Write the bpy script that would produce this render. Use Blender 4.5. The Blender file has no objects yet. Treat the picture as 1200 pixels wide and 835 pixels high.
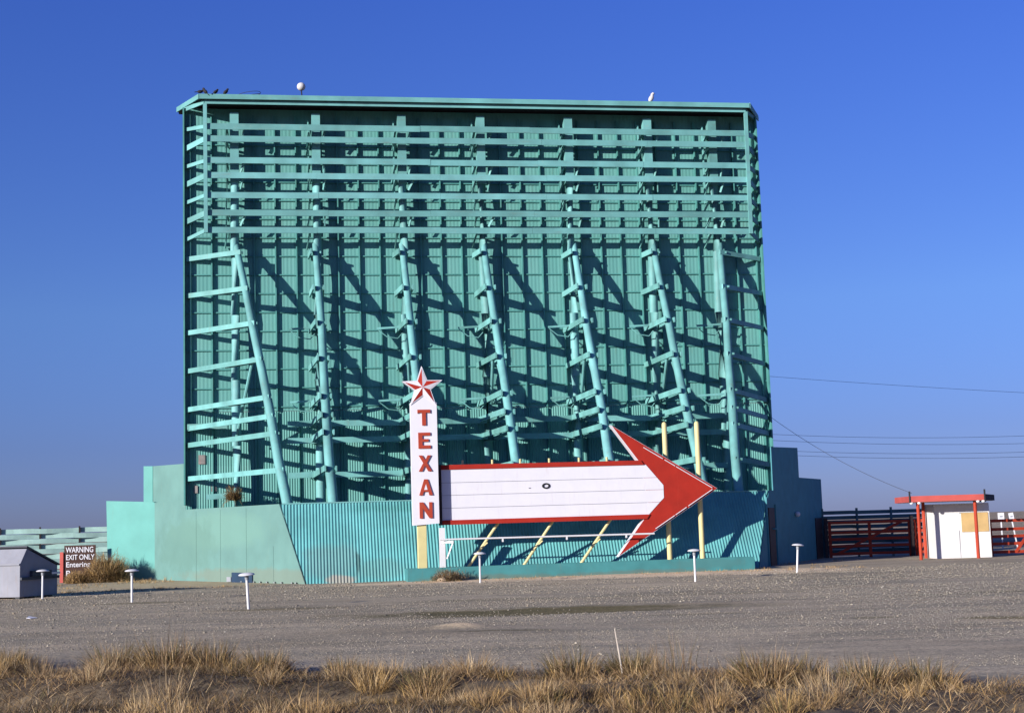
import bpy, math, random
import numpy as np
from mathutils import Vector, Matrix, noise
random.seed(7); RNG = np.random.default_rng(11)
R = math.radians; PI = math.pi
SC = bpy.context.scene; COL = SC.collection

# ------------------------------------------------------------------ frames
YAW = R(9.1)                       # the screen wall recedes a little to the right
OX, OY = -15.033, 65.0             # left foot of the screen wall
CY, SY = math.cos(YAW), math.sin(YAW)
def W3(u, v, z=0.0):               # (along wall, out of wall towards the road, up) -> world
    return Vector((OX + u*CY + v*SY, OY + u*SY - v*CY, z))

# ------------------------------------------------------------------ mesh helper
class MB:
    def __init__(s): s.v = []; s.f = []; s.mi = []
    def add(s, vs, fs, mi=0):
        n = len(s.v); s.v += [tuple(p) for p in vs]
        for f in fs: s.f.append(tuple(i+n for i in f)); s.mi.append(mi)
        return s
    def box(s, c, d, rz=0.0, mi=0, bev=0.0):
        x, y, z = d[0]/2, d[1]/2, d[2]/2; m = Matrix.Rotation(rz, 3, 'Z'); c = Vector(c)
        vs = [c + m @ Vector(p) for p in ((-x,-y,-z),(x,-y,-z),(x,y,-z),(-x,y,-z),(-x,-y,z),(x,-y,z),(x,y,z),(-x,y,z))]
        return s.add(vs, [(0,3,2,1),(4,5,6,7),(0,1,5,4),(1,2,6,5),(2,3,7,6),(3,0,4,7)], mi)
    def beam(s, p, q, w, h, mi=0, up=(0,0,1)):
        p, q = Vector(p), Vector(q); d = (q-p).normalized(); up = Vector(up)
        if abs(d.dot(up)) > .99: up = Vector((0,1,0))
        sx = d.cross(up).normalized()*(w/2); sz = sx.cross(d).normalized()*(h/2)
        vs = [a+b for a in (p, q) for b in (-sx-sz, sx-sz, sx+sz, -sx+sz)]
        return s.add(vs, [(0,1,2,3),(7,6,5,4),(0,4,5,1),(1,5,6,2),(2,6,7,3),(3,7,4,0)], mi)
    def tube(s, pts, r, n=10, mi=0, cap=True):
        pts = [Vector(p) for p in pts]; k = len(pts)
        rs = r if isinstance(r, (list, tuple)) else [r]*k
        rings = []
        for i, p in enumerate(pts):
            d = (pts[min(i+1, k-1)] - pts[max(i-1, 0)]).normalized()
            a = d.cross(Vector((0,0,1)))
            if a.length < 1e-3: a = Vector((1,0,0))
            a.normalize(); b = d.cross(a).normalized()
            rings.append([p + (a*math.cos(2*PI*j/n) + b*math.sin(2*PI*j/n))*rs[i] for j in range(n)])
        fs = [(i*n+j, i*n+(j+1)%n, (i+1)*n+(j+1)%n, (i+1)*n+j) for i in range(k-1) for j in range(n)]
        if cap: fs += [tuple(range(n))[::-1], tuple((k-1)*n+j for j in range(n))]
        return s.add([p for rg in rings for p in rg], fs, mi)
    def prism(s, poly, y0, y1, mi=0, side_mi=None):     # poly in (x, z), extruded along y
        n = len(poly); vs = [(x, y0, z) for x, z in poly] + [(x, y1, z) for x, z in poly]
        s.add(vs, [tuple(range(n)), tuple(range(2*n-1, n-1, -1))], mi)
        return s.add(vs, [(i, n+i, n+(i+1)%n, (i+1)%n) for i in range(n)], mi if side_mi is None else side_mi)
    def lathe(s, prof, c=(0,0,0), n=16, mi=0, ax=None):
        m = ax or Matrix.Identity(3); c = Vector(c); k = len(prof)
        vs = [c + m @ Vector((r*math.cos(2*PI*j/n), r*math.sin(2*PI*j/n), z)) for r, z in prof for j in range(n)]
        return s.add(vs, [(i*n+j, i*n+(j+1)%n, (i+1)*n+(j+1)%n, (i+1)*n+j) for i in range(k-1) for j in range(n)], mi)
    def ell(s, c, r, n=12, k=8, m=None, mi=0):
        m = m or Matrix.Identity(3); c = Vector(c); vs = []
        for i in range(k+1):
            t = PI*i/k
            for j in range(n):
                a = 2*PI*j/n
                vs.append(c + m @ Vector((r[0]*math.sin(t)*math.cos(a), r[1]*math.sin(t)*math.sin(a), r[2]*math.cos(t))))
        return s.add(vs, [(i*n+j, (i+1)*n+j, (i+1)*n+(j+1)%n, i*n+(j+1)%n) for i in range(k) for j in range(n)], mi)
    def build(s, name, mat, parent=None, smooth=False, bevel=0.0):
        me = bpy.data.meshes.new(name); me.from_pydata(s.v, [], s.f)
        mats = mat if isinstance(mat, (list, tuple)) else [mat]
        for m in mats: me.materials.append(m)
        if len(mats) > 1: me.polygons.foreach_set('material_index', s.mi)
        if smooth: me.polygons.foreach_set('use_smooth', [True]*len(me.polygons))
        me.validate(); me.update()
        o = bpy.data.objects.new(name, me); COL.objects.link(o)
        if parent: o.parent = parent
        if smooth:
            try: me.set_sharp_from_angle(angle=R(40))
            except Exception: pass
        if bevel:
            b = o.modifiers.new('bevel', 'BEVEL'); b.width = bevel; b.segments = 2; b.limit_method = 'ANGLE'
        return o

def tag(o, label, cat, group=None):
    o['label'] = label; o['category'] = cat
    if group: o['group'] = group
    return o
def thing(name, label, cat, loc=(0,0,0), rz=0.0, group=None):
    o = bpy.data.objects.new(name, None); COL.objects.link(o)
    o.empty_display_size = .3; o.location = loc; o.rotation_euler = (0,0,rz)
    return tag(o, label, cat, group)
def copy_tree(o, parent=None):
    c = o.copy(); COL.objects.link(c)
    if parent: c.parent = parent
    for ch in list(o.children): copy_tree(ch, c)
    return c

# ------------------------------------------------------------------ materials
def newmat(name):
    m = bpy.data.materials.new(name); m.use_nodes = True
    nt = m.node_tree; b = nt.nodes['Principled BSDF']
    return m, nt, b
def N(nt, t, **kw):
    n = nt.nodes.new(t)
    for k, v in kw.items():
        if k in n.inputs.keys() if isinstance(k, str) else False: n.inputs[k].default_value = v
        else: setattr(n, k, v)
    return n
def ramp(nt, fac, stops):
    n = nt.nodes.new('ShaderNodeValToRGB'); nt.links.new(fac, n.inputs[0])
    e = n.color_ramp.elements
    while len(e) < len(stops): e.new(.5)
    for el, (p, c) in zip(e, stops): el.position = p; el.color = (*c, 1) if len(c) == 3 else c
    return n.outputs[0]
def mix(nt, fac, a, b, mode='MIX'):
    n = nt.nodes.new('ShaderNodeMix'); n.data_type = 'RGBA'; n.blend_type = mode
    for i, s in ((0, fac), (6, a), (7, b)):
        if hasattr(s, 'is_linked') or hasattr(s, 'node'): nt.links.new(s, n.inputs[i])
        elif i == 0: n.inputs[0].default_value = s
        else: n.inputs[i].default_value = (*s, 1)
    return n.outputs[2]
def noise_(nt, scale, detail=4, rough=.55, vec=None, sc3=None):
    n = nt.nodes.new('ShaderNodeTexNoise'); n.inputs['Scale'].default_value = scale
    n.inputs['Detail'].default_value = detail; n.inputs['Roughness'].default_value = rough
    if vec is None:
        tc = nt.nodes.new('ShaderNodeTexCoord'); vec = tc.outputs['Object']
    if sc3:
        mp = nt.nodes.new('ShaderNodeMapping'); mp.inputs['Scale'].default_value = sc3
        nt.links.new(vec, mp.inputs[0]); vec = mp.outputs[0]
    nt.links.new(vec, n.inputs['Vector']); return n.outputs['Fac']
def bump(nt, b, h, strength=.3, dist=.02):
    n = nt.nodes.new('ShaderNodeBump'); n.inputs['Strength'].default_value = strength
    n.inputs['Distance'].default_value = dist
    nt.links.new(h, n.inputs['Height']); nt.links.new(n.outputs[0], b.inputs['Normal'])
def paint(name, c, rough=.6, var=.22, dirt=(.16,.13,.09), dirt_amt=.25, streak=(1,1,.12), scale=1.6, bstr=.25, board=False):
    """weathered paint: slow tone drift, streaky fading and grime patches with a shape of their own"""
    c = tuple(x*k for x, k in zip(c, (.88,.875,.955)))
    m, nt, b = newmat(name)
    lo = tuple(x*(1-var) for x in c); hi = tuple(min(1, x*(1+var)) for x in c)
    base = ramp(nt, noise_(nt, scale, 5), [(.3, lo), (.7, hi)])
    st = noise_(nt, 9, 6, .65, sc3=streak)
    f = nt.nodes.new('ShaderNodeMapRange'); f.inputs[1].default_value = .56; f.inputs[2].default_value = .8
    f.inputs[4].default_value = dirt_amt; nt.links.new(st, f.inputs[0])
    col = mix(nt, f.outputs[0], base, dirt)
    if board:                       # every timber was painted, and has faded, a little differently
        oi = nt.nodes.new('ShaderNodeObjectInfo')
        col = mix(nt, 1., col, ramp(nt, oi.outputs['Random'], [(0,(.80,.80,.78)),(.5,(1,1,1)),(1,(1.16,1.12,1.14))]), 'MULTIPLY')
        f2 = nt.nodes.new('ShaderNodeMapRange'); f2.inputs[1].default_value = .60; f2.inputs[2].default_value = .72; f2.inputs[4].default_value = .55
        nt.links.new(noise_(nt, 3.2, 8, .75), f2.inputs[0]); col = mix(nt, f2.outputs[0], col, (.20,.27,.24))
    nt.links.new(col, b.inputs['Base Color']); b.inputs['Roughness'].default_value = rough
    b.inputs['Specular IOR Level'].default_value = .3
    bump(nt, b, noise_(nt, 30, 4), bstr, .01)
    return m

TEAL = (.100, .385, .285)
M = {}
M['pole']   = paint('teal_pole_paint', (.140,.360,.335), .6, .24, dirt_amt=.42, board=True, streak=(1,1,.06), scale=.9)
M['board']  = paint('teal_board_paint', (.124,.326,.300), .65, .22, dirt_amt=.4, board=True, streak=(.1,1,1), scale=.8)
M['tie']    = paint('teal_tie_paint', (.126,.335,.300), .65, .24, dirt_amt=.42, board=True, scale=1.1)
M['stud']   = paint('teal_stud_paint', (0.067,0.239,0.209), .6, .18)
M['front']  = paint('turquoise_sheet_paint', (.090,.315,.300), .55, .2, dirt=(.14,.2,.19), dirt_amt=.4, scale=.7)
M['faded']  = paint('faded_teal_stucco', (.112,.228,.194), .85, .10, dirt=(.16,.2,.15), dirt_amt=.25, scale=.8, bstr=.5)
M['mint']   = paint('mint_stucco', (.108,.322,.272), .75, .08, dirt_amt=.12, scale=.9)
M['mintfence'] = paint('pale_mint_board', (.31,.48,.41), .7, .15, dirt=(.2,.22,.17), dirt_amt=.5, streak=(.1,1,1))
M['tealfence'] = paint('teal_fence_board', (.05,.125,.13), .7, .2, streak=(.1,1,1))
M['planter'] = paint('planter_teal', (0.049,0.205,0.198), .8, .14, dirt=(.15,.12,.08), dirt_amt=.3)
M['wing']   = paint('shade_darkened_teal', (.048,.215,.240), .7, .12)  # front wall's turquoise darkened: the end wall's shade put into its colour
M['white']  = paint('sign_white', (0.640,0.632,0.640), .45, .03, dirt=(.38,.27,.19), dirt_amt=.30, bstr=.06)
M['lampwhite'] = paint('lamp_white', (0.624,0.624,0.592), .5, .05, dirt_amt=.2, bstr=.05)
M['red']    = paint('sign_red', (.315,.015,.006), .75, .12, dirt=(.32,.04,.02), dirt_amt=.4, bstr=.05)
M['dkred']  = paint('letter_red', (.34,.040,.016), .7, .12, dirt_amt=.2, bstr=.05)
M['gatered'] = paint('gate_red', (.34,.036,.012), .7, .18, dirt=(.2,.08,.04), dirt_amt=.35, streak=(.15,1,1))
M['pinkred'] = paint('fascia_red', (0.456,0.084,0.065), .6, .12, dirt_amt=.15)
M['yellow'] = paint('post_yellow', (0.562,0.502,0.228), .55, .08, dirt=(.45,.38,.25), dirt_amt=.25, bstr=.1)
M['black']  = paint('black', (0.014,0.014,0.015), .5, .1, dirt_amt=0)
M['darkroof'] = paint('roof_felt', (0.023,0.023,0.027), .9, .2)
M['ply']    = paint('plywood', (0.471,0.319,0.129), .7, .16, dirt=(.3,.17,.06), dirt_amt=.35, streak=(1,1,.1))
M['boothwhite'] = paint('booth_white', (0.640,0.624,0.576), .6, .04, dirt=(.5,.42,.3), dirt_amt=.14)
M['grey']   = paint('galv_grey', (0.251,0.266,0.274), .5, .1)
M['dump']   = paint('dumpster_paint', (.225,.23,.25), .7, .1, dirt=(.20,.13,.09), dirt_amt=.45, scale=2)
M['dumpdark'] = paint('dumpster_lid', (0.038,0.042,0.053), .6, .15)
M['brownboard'] = paint('brown_board', (0.046,0.017,0.012), .6, .15, dirt_amt=.1)
M['doorbrown'] = paint('door_brown', (0.027,0.017,0.017), .6, .15, dirt_amt=.1)
M['dove']   = paint('white_feather', (0.547,0.532,0.502), .8, .08, dirt_amt=.2)
M['bird']   = paint('dark_feather', (0.021,0.020,0.023), .8, .15, dirt_amt=0)
M['wire']   = paint('wire', (0.038,0.038,0.042), .6, .1, dirt_amt=0)
M['screen'] = paint('screen_white', (0.532,0.532,0.532), .7, .05)
M['paper']  = paint('paper', (.22,.20,.18), .8, .3, dirt=(.30,.05,.04), dirt_amt=.8, scale=3)
M['navy'] = paint('recess_shade_navy', (.016,.04,.075), .8, .15)  # near-black colour for the shade inside the vent recess
M['seam'] = paint('seam_dark', (.045,.10,.09), .9, .2)  # dark joint colour of the end wall's panel seams
M['notice'] = paint('red_notice', (0.380,0.076,0.053), .8, .1)
M['stick']  = paint('bleached_stick', (0.471,0.410,0.319), .8, .15)
M['tan']    = paint('tan_litter', (0.471,0.357,0.228), .8, .15)

def panel_mat():
    m, nt, b = newmat('teal_wall_sheets')
    tc = N(nt, 'ShaderNodeTexCoord'); mp = N(nt, 'ShaderNodeMapping'); nt.links.new(tc.outputs['Object'], mp.inputs[0])
    mp.inputs['Scale'].default_value = (1/.97, 0, 1/1.77); mp.inputs['Location'].default_value = (-.15/.97, .5, .1)
    fl = N(nt, 'ShaderNodeVectorMath', operation='FLOOR'); nt.links.new(mp.outputs[0], fl.inputs[0])
    wn = N(nt, 'ShaderNodeTexWhiteNoise'); nt.links.new(fl.outputs[0], wn.inputs['Vector'])
    col = ramp(nt, wn.outputs['Value'], [(0, (.098,.268,.250)), (.6, (.114,.300,.282)), (1, (.132,.318,.296))])
    col = mix(nt, noise_(nt, 1.2, 6, .6, sc3=(1,1,.35)), col, (.076,.232,.220))
    f = N(nt, 'ShaderNodeMapRange'); f.inputs[1].default_value = .58; f.inputs[2].default_value = .8; f.inputs[4].default_value = .45
    nt.links.new(noise_(nt, 5, 6, .6, sc3=(1,1,.15)), f.inputs[0])
    col = mix(nt, f.outputs[0], col, (0.101,0.148,0.109))
    nt.links.new(col, b.inputs['Base Color']); b.inputs['Roughness'].default_value = .65
    b.inputs['Specular IOR Level'].default_value = .25
    bump(nt, b, noise_(nt, 25, 3), .2, .01)
    return m
M['panel'] = panel_mat()
def add_patch(m, blobs):
    nt = m.node_tree; b = nt.nodes['Principled BSDF']; src = b.inputs['Base Color'].links[0].from_socket
    tc = N(nt, 'ShaderNodeTexCoord')
    for (cx, cz, hx, hz, col, k) in blobs:
        mp = N(nt, 'ShaderNodeMapping'); mp.inputs['Scale'].default_value = (1/hx, 0, 1/hz); mp.inputs['Location'].default_value = (-cx/hx, 0, -cz/hz)
        nt.links.new(tc.outputs['Object'], mp.inputs[0]); ln = N(nt, 'ShaderNodeVectorMath', operation='LENGTH'); nt.links.new(mp.outputs[0], ln.inputs[0])
        ad = N(nt, 'ShaderNodeMath', operation='MULTIPLY_ADD'); nt.links.new(noise_(nt, 1.6, 6, .7), ad.inputs[0]); ad.inputs[1].default_value = 1.2; nt.links.new(ln.outputs['Value'], ad.inputs[2])
        r = N(nt, 'ShaderNodeMapRange'); r.inputs[1].default_value = 1.75; r.inputs[2].default_value = 1.35; r.inputs[4].default_value = k; nt.links.new(ad.outputs[0], r.inputs[0])
        src = mix(nt, r.outputs[0], src, col)
    nt.links.new(src, b.inputs['Base Color'])
add_patch(M['front'], [(6.3,.8,1.2,.75,(.10,.20,.20),.6),(6.6,.12,.6,.2,(.28,.22,.18),.7),(8.2,.5,1.0,.4,(.09,.21,.20),.5),(7.3,.75,.10,.4,(.02,.06,.06),.7),(13,2.9,6,.25,(.05,.20,.19),.6),(20,2.6,2,.5,(.055,.21,.20),.6)])
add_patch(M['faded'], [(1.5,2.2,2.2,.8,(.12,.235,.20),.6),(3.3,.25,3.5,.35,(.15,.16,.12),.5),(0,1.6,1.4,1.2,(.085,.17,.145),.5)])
add_patch(M['mint'], [(-2.8,.25,2.0,.4,(.16,.20,.14),.5)])
add_patch(M['planter'], [(-4,-.05,3,.25,(.11,.13,.10),.6),(2,-.05,3.5,.2,(.12,.12,.09),.5),(5,.3,1.5,.2,(.06,.16,.16),.5)])

def veg_mat(name, attr='tint'):
    m, nt, b = newmat(name)
    a = N(nt, 'ShaderNodeAttribute', attribute_name=attr)
    nt.links.new(a.outputs['Color'], b.inputs['Base Color']); b.inputs['Roughness'].default_value = .8
    b.inputs['Specular IOR Level'].default_value = .15
    tr = N(nt, 'ShaderNodeBsdfTranslucent'); nt.links.new(a.outputs['Color'], tr.inputs[0])
    mx = N(nt, 'ShaderNodeMixShader'); mx.inputs[0].default_value = .25
    nt.links.new(b.outputs[0], mx.inputs[1]); nt.links.new(tr.outputs[0], mx.inputs[2])
    nt.links.new(mx.outputs[0], nt.nodes['Material Output'].inputs[0])
    return m
M['veg'] = veg_mat('dry_plant')

# ------------------------------------------------------------------ ground
def verge_edge(x):                  # where the grassy verge gives way to the gravel lot
    return 19.5 - .45*x + .5*math.sin(x*.55+1) + 1.5*noise.noise((x*.42, 3.7, .5)) + .6*noise.noise((x*1.3, 8.1, 2.5))
def gz(x, y):
    z = 0.0
    if y < 32 and abs(x) < 60:
        k = max(0., min(1., (verge_edge(x)+1.5-y)/4.0))
        z += k*(.16*noise.noise((x*.33, y*.33, 3.1)) + .07*noise.noise((x*1.1, y*1.1, 7.7)) + .055*noise.noise((x*2.6, y*2.6, 1.7)) + .03*noise.noise((x*5.1, y*5.1, 4.7)))
        d = (y - (17.7 - .06*x))/.9
        z -= .42*math.exp(-d*d)*max(0., min(1., (1.0-x)/3.0))      # shallow ditch to the left
        d2 = (y - (verge_edge(x)-1.9))/1.3
        z += .12*k*math.exp(-d2*d2)
        z += k*.03
    if 24 < y < 60:
        z += .022*noise.noise((x*.25, y*.5, 5.))*max(0., min(1., (y-24)/3))*max(0., min(1., (62-y)/6))
        z += .012*noise.noise((x*1.3, y*1.3, 9.))*max(0., min(1., (62-y)/6))
        # ploughed ruts and low ridges by the lamps
        for (rx, ry, hw, hd, a) in RUTS:
            q = ((x-rx)/hw)**2 + ((y-ry-.03*(x-rx))/hd)**2
            if q < 6: z += a*math.exp(-q)
    return z
RUTS = [(-6.2,38.6,2.0,.25,.05),(-11.3,44.6,1.6,.3,.05),(-1.2,29.2,.55,.35,.11),(1.0,33.6,5.0,.8,-.05),(6.5,34,3,.3,.03),(9.5,27,1.2,.3,-.06),
        (-12,40,4,.25,.03),(-8,33,5,.25,.03),(4,50.7,9,.8,.07),(11,53.5,4,.8,.05),(-14,62,3,1.2,.10),(-3,47,5,.3,.03)]
def axis(breaks):
    a = []
    for lo, hi, st in breaks:
        n = max(1, int(round((hi-lo)/st))); a += [lo + (hi-lo)*i/n for i in range(n)]
    a.append(breaks[-1][1]); return a
xs = axis([(-4000,-1000,1000),(-1000,-200,200),(-200,-60,20),(-60,-20,2),(-20,-14,.5),(-14,14,.16),(14,24,.5),(24,60,2),(60,200,20),(200,1000,200),(1000,4000,1000)])
ys = axis([(-300,-60,40),(-60,4,8),(4,12,1),(12,30,.14),(30,62,.4),(62,90,2),(90,300,15),(300,1000,100),(1000,6000,500)])
vs = [(x, y, gz(x, y)) for y in ys for x in xs]; nx = len(xs)
g = MB(); g.v = vs
g.f = [(j*nx+i, j*nx+i+1, (j+1)*nx+i+1, (j+1)*nx+i) for j in range(len(ys)-1) for i in range(nx-1)]; g.mi = [0]*len(g.f)

def ground_mat():
    m, nt, b = newmat('gravel_and_dirt')
    L = nt.links
    tc = N(nt, 'ShaderNodeTexCoord'); P = tc.outputs['Object']
    sx = N(nt, 'ShaderNodeSeparateXYZ'); L.new(P, sx.inputs[0])
    # gravel: tone patches + wheel-worn streaks + pebble speckle
    tone = ramp(nt, noise_(nt, .3, 6, .65, P, (.45,1,1)), [(.36,(.30,.252,.190)),(.5,(.365,.309,.239)),(.68,(.44,.37,.284))])
    stre = noise_(nt, .9, 6, .65, P, (.16,1.1,1))
    tone = mix(nt, ramp(nt, stre, [(.36,(0,0,0)),(.66,(1,1,1))]), mix(nt, 1., tone, (.72,.74,.74), 'MULTIPLY'), mix(nt, 1., tone, (1.14,1.09,1.02), 'MULTIPLY'))
    vo = N(nt, 'ShaderNodeTexVoronoi'); vo.inputs['Scale'].default_value = 22; L.new(P, vo.inputs['Vector'])
    sp = N(nt, 'ShaderNodeSeparateColor'); L.new(vo.outputs['Color'], sp.inputs[0])
    speck = ramp(nt, sp.outputs[0], [(0,(.6,.6,.61)),(.35,(.9,.9,.9)),(.75,(1.08,1.07,1.05)),(1,(1.35,1.32,1.28))])
    grav = mix(nt, .85, tone, speck, 'MULTIPLY')
    # oil-dark olive patch in the lot
    def blob(cx, cy, hx, hy, soft=.5):
        mp = N(nt, 'ShaderNodeMapping'); mp.inputs['Location'].default_value = (-cx/hx, -cy/hy, 0); mp.inputs['Scale'].default_value = (1/hx, 1/hy, 0)
        L.new(P, mp.inputs[0]); ln = N(nt, 'ShaderNodeVectorMath', operation='LENGTH'); L.new(mp.outputs[0], ln.inputs[0])
        ad = N(nt, 'ShaderNodeMath', operation='MULTIPLY_ADD'); L.new(noise_(nt, .9, 5, .6, P), ad.inputs[0]); ad.inputs[1].default_value = 1.2
        L.new(ln.outputs['Value'], ad.inputs[2])
        r = N(nt, 'ShaderNodeMapRange'); r.inputs[1].default_value = 1.6+soft*.3; r.inputs[2].default_value = 1.6-soft; L.new(ad.outputs[0], r.inputs[0])
        return r.outputs[0]
    def scl(s, k):
        q = N(nt, 'ShaderNodeMath', operation='MULTIPLY'); L.new(s, q.inputs[0]); q.inputs[1].default_value = k; return q.outputs[0]
    oil = mix(nt, 1., grav, (.36,.36,.24), 'MULTIPLY')
    grav = mix(nt, scl(blob(.4,34.2,5.2,1.5), .95), grav, oil)
    for bx, by, hx, hy, k in ((9.1,27.6,.9,.35,.8),(11.2,26.2,.9,.3,.8),(6.9,28.4,.7,.25,.6),(12.4,36.5,1.3,.5,.55),(4,31.2,1.2,.25,.5),(-.2,28.0,1.2,.22,.6),(-6.3,38.2,2.2,.28,.6),(-11.6,44.2,2.0,.35,.6),(-1,40,3,.4,.35),(5,39.5,3.5,.4,.4)):
        grav = mix(nt, scl(blob(bx,by,hx,hy,.4), k), grav, oil)
    # tan soil by the planter, the lamps and in little heaps
    soil = ramp(nt, noise_(nt, 2.2, 6, .65, P), [(.3,(.46,.34,.22)),(.55,(.68,.52,.36)),(.75,(.76,.60,.43))])
    def along(cu, cv, hu, hv, soft=.5):    # a blob in the tower's own directions
        mp = N(nt, 'ShaderNodeMapping', vector_type='TEXTURE'); c = W3(cu, cv)
        mp.inputs['Location'].default_value = (c.x, c.y, 0); mp.inputs['Rotation'].default_value = (0,0,YAW); mp.inputs['Scale'].default_value = (hu, hv, 1)
        L.new(P, mp.inputs[0]); s2 = N(nt, 'ShaderNodeVectorMath', operation='MULTIPLY'); s2.inputs[1].default_value = (1,1,0); L.new(mp.outputs[0], s2.inputs[0])
        ln = N(nt, 'ShaderNodeVectorMath', operation='LENGTH'); L.new(s2.outputs[0], ln.inputs[0])
        ad = N(nt, 'ShaderNodeMath', operation='MULTIPLY_ADD'); L.new(noise_(nt, .9, 5, .6, P), ad.inputs[0]); ad.inputs[1].default_value = 1.2; L.new(ln.outputs['Value'], ad.inputs[2])
        r = N(nt, 'ShaderNodeMapRange'); r.inputs[1].default_value = 1.6+soft*.3; r.inputs[2].default_value = 1.6-soft; L.new(ad.outputs[0], r.inputs[0])
        return r.outputs[0]
    grav = mix(nt, along(18.5,13.2,7.5,2.9), grav, soil)
    grav = mix(nt, along(11,12.2,7,1.5), grav, soil)
    grav = mix(nt, along(23.5,14.2,3.5,3.0), grav, soil)
    grav = mix(nt, along(-1.5,5,5.5,6), grav, mix(nt, .5, soil, (.22,.19,.10)))
    grav = mix(nt, along(-6,12.5,5,2.2), grav, soil)
    grav = mix(nt, blob(-1.2,29.2,.55,.4), grav, (.52,.40,.27))
    # verge: straw-littered soil in front
    e = N(nt, 'ShaderNodeMath', operation='MULTIPLY_ADD'); L.new(sx.outputs[0], e.inputs[0]); e.inputs[1].default_value = .45; L.new(sx.outputs[1], e.inputs[2])
    e2 = N(nt, 'ShaderNodeMath', operation='MULTIPLY_ADD'); L.new(noise_(nt, .5, 6, .6, P), e2.inputs[0]); e2.inputs[1].default_value = 4.5; L.new(e.outputs[0], e2.inputs[2])
    vr = N(nt, 'ShaderNodeMapRange'); vr.inputs[1].default_value = 22.5; vr.inputs[2].default_value = 20.9; L.new(e2.outputs[0], vr.inputs[0])
    straw = ramp(nt, noise_(nt, 3.5, 7, .7, P), [(.3,(0.054,0.041,0.030)),(.5,(0.120,0.092,0.065)),(.66,(0.196,0.147,0.092)),(.8,(0.250,0.190,0.114))])
    col = mix(nt, vr.outputs[0], grav, straw)
    # open plain beyond the lot
    fr = N(nt, 'ShaderNodeMapRange'); fr.inputs[1].default_value = 74; fr.inputs[2].default_value = 84; L.new(sx.outputs[1], fr.inputs[0])
    plain = ramp(nt, noise_(nt, .12, 8, .7, P), [(.35,(.16,.13,.09)),(.5,(.30,.235,.17)),(.7,(.37,.30,.22))])
    col = mix(nt, fr.outputs[0], col, plain)
    L.new(col, b.inputs['Base Color']); b.inputs['Roughness'].default_value = .95; b.inputs['Specular IOR Level'].default_value = .1
    h = N(nt, 'ShaderNodeMath', operation='MULTIPLY_ADD'); L.new(sp.outputs[0], h.inputs[0]); h.inputs[1].default_value = .5
    L.new(noise_(nt, 6, 6, .7, P), h.inputs[2])
    bump(nt, b, h.outputs[0], .55, .05)
    return m
go = g.build('ground', ground_mat(), smooth=True); go['kind'] = 'structure'

# ------------------------------------------------------------------ screen tower
T = thing('screen_tower', 'towering teal drive-in screen back braced by a row of leaning utility poles', 'screen tower', (OX, OY, 0), YAW)
WID = 27.8
def corr(u0, u1, z0, z1, pitch, amp, rows=1):
    mb = MB(); n = int((u1-u0)/pitch)*4; vs = []
    prof = (0, .9, 1, .1)
    for r in range(rows+1):
        z = z0 + (z1-z0)*r/rows
        for i in range(n+1): vs.append((u0 + (u1-u0)*i/n, -amp*prof[i % 4] - .002, z))
    k = n+1
    mb.add(vs, [(r*k+i, r*k+i+1, (r+1)*k+i+1, (r+1)*k+i) for r in range(rows) for i in range(n)])
    return mb
corr(.0, WID, 7.62, 21.95, .175, .006).build('wall_sheet', M['panel'], T)
corr(.0, WID, -.2, 7.6, .115, .022).build('wall_sheet', M['panel'], T)
MB().box((WID/2, .55, 10.85), (WID, 1.05, 22.2)).build('screen_panel', [M['screen']], T)
# edge trim where the sheets end
for u in (-.035, WID+.035): MB().box((u, .30, 12.65), (.07, 1.3, 18.5)).build('edge_trim', M['stud'], T)
k = 0
for i in range(29):
    u = .24 + i*.976
    MB().box((u, -.09, 14.6), (.06, .17, 14.0)).build('stud', M['stud'], T)
for i in range(29):
    u = .24 + i*.976
    if i % 1 == 0: MB().box((u, -.075, 3.7), (.05, .13, 7.7)).build('lower_stud', M['stud'], T)
for j in range(16):
    z = 7.8 + j*.885
    MB().box((WID/2, -.045, z), (WID, .06, .055)).build('girt', M['stud'], T)
PU = [2.31, 6.08, 10.12, 13.90, 18.19, 22.13, 25.4]
LT = [2.42, 6.0, 10.08, 13.90, 18.28, 22.2, 25.55]         # leaning poles at z=15
LB = [4.57, 6.4, 10.4, 14.25, 18.31, 22.16, 23.69]         # and at z=3.2
def dl(z): return .78 + .565*(15-z)
def lu(i, z): return LT[i] + (LB[i]-LT[i])*(15-z)/11.8
LP = []
def jit(a): return (random.random()-.5)*2*a
for i, u in enumerate(PU):
    pts = [(u + jit(.03), -.6 + jit(.02), z) for z in (-.3, 3, 6, 9, 12, 15, 18.3)]
    pl = MB().tube(pts, [.225,.22,.215,.21,.205,.2,.195], 14).build('pole', M['pole'], T, smooth=True)
    MB().box((u, -.62, 19.9), (.40, .40, 3.3)).build('casing', M['board'], pl)
    if i:
        MB().box((u-.36, -.30, 19.4), (.06,.12,3.9)).build('strap', M['tie'], T)
    pts = [(lu(i, z) + jit(.035), -dl(z) + jit(.02), z) for z in (15.35, 13, 11, 9, 7, 5, 3, 1.9, 1.0 if i == 0 else -.3)]
    lpo = MB().tube(pts, [.15,.165,.178,.188,.198,.208,.218,.224,.23], 14).build('leaning_pole', M['pole'], T, smooth=True); LP.append(lpo)
LWL = [14.72, 13.0, 11.27, 9.5, 7.73, 6.86, 6.10, 4.58]
LEV = [14.88, 13.02, 11.29, 9.56, 7.80, 6.95, 6.18, 4.60]
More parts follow.
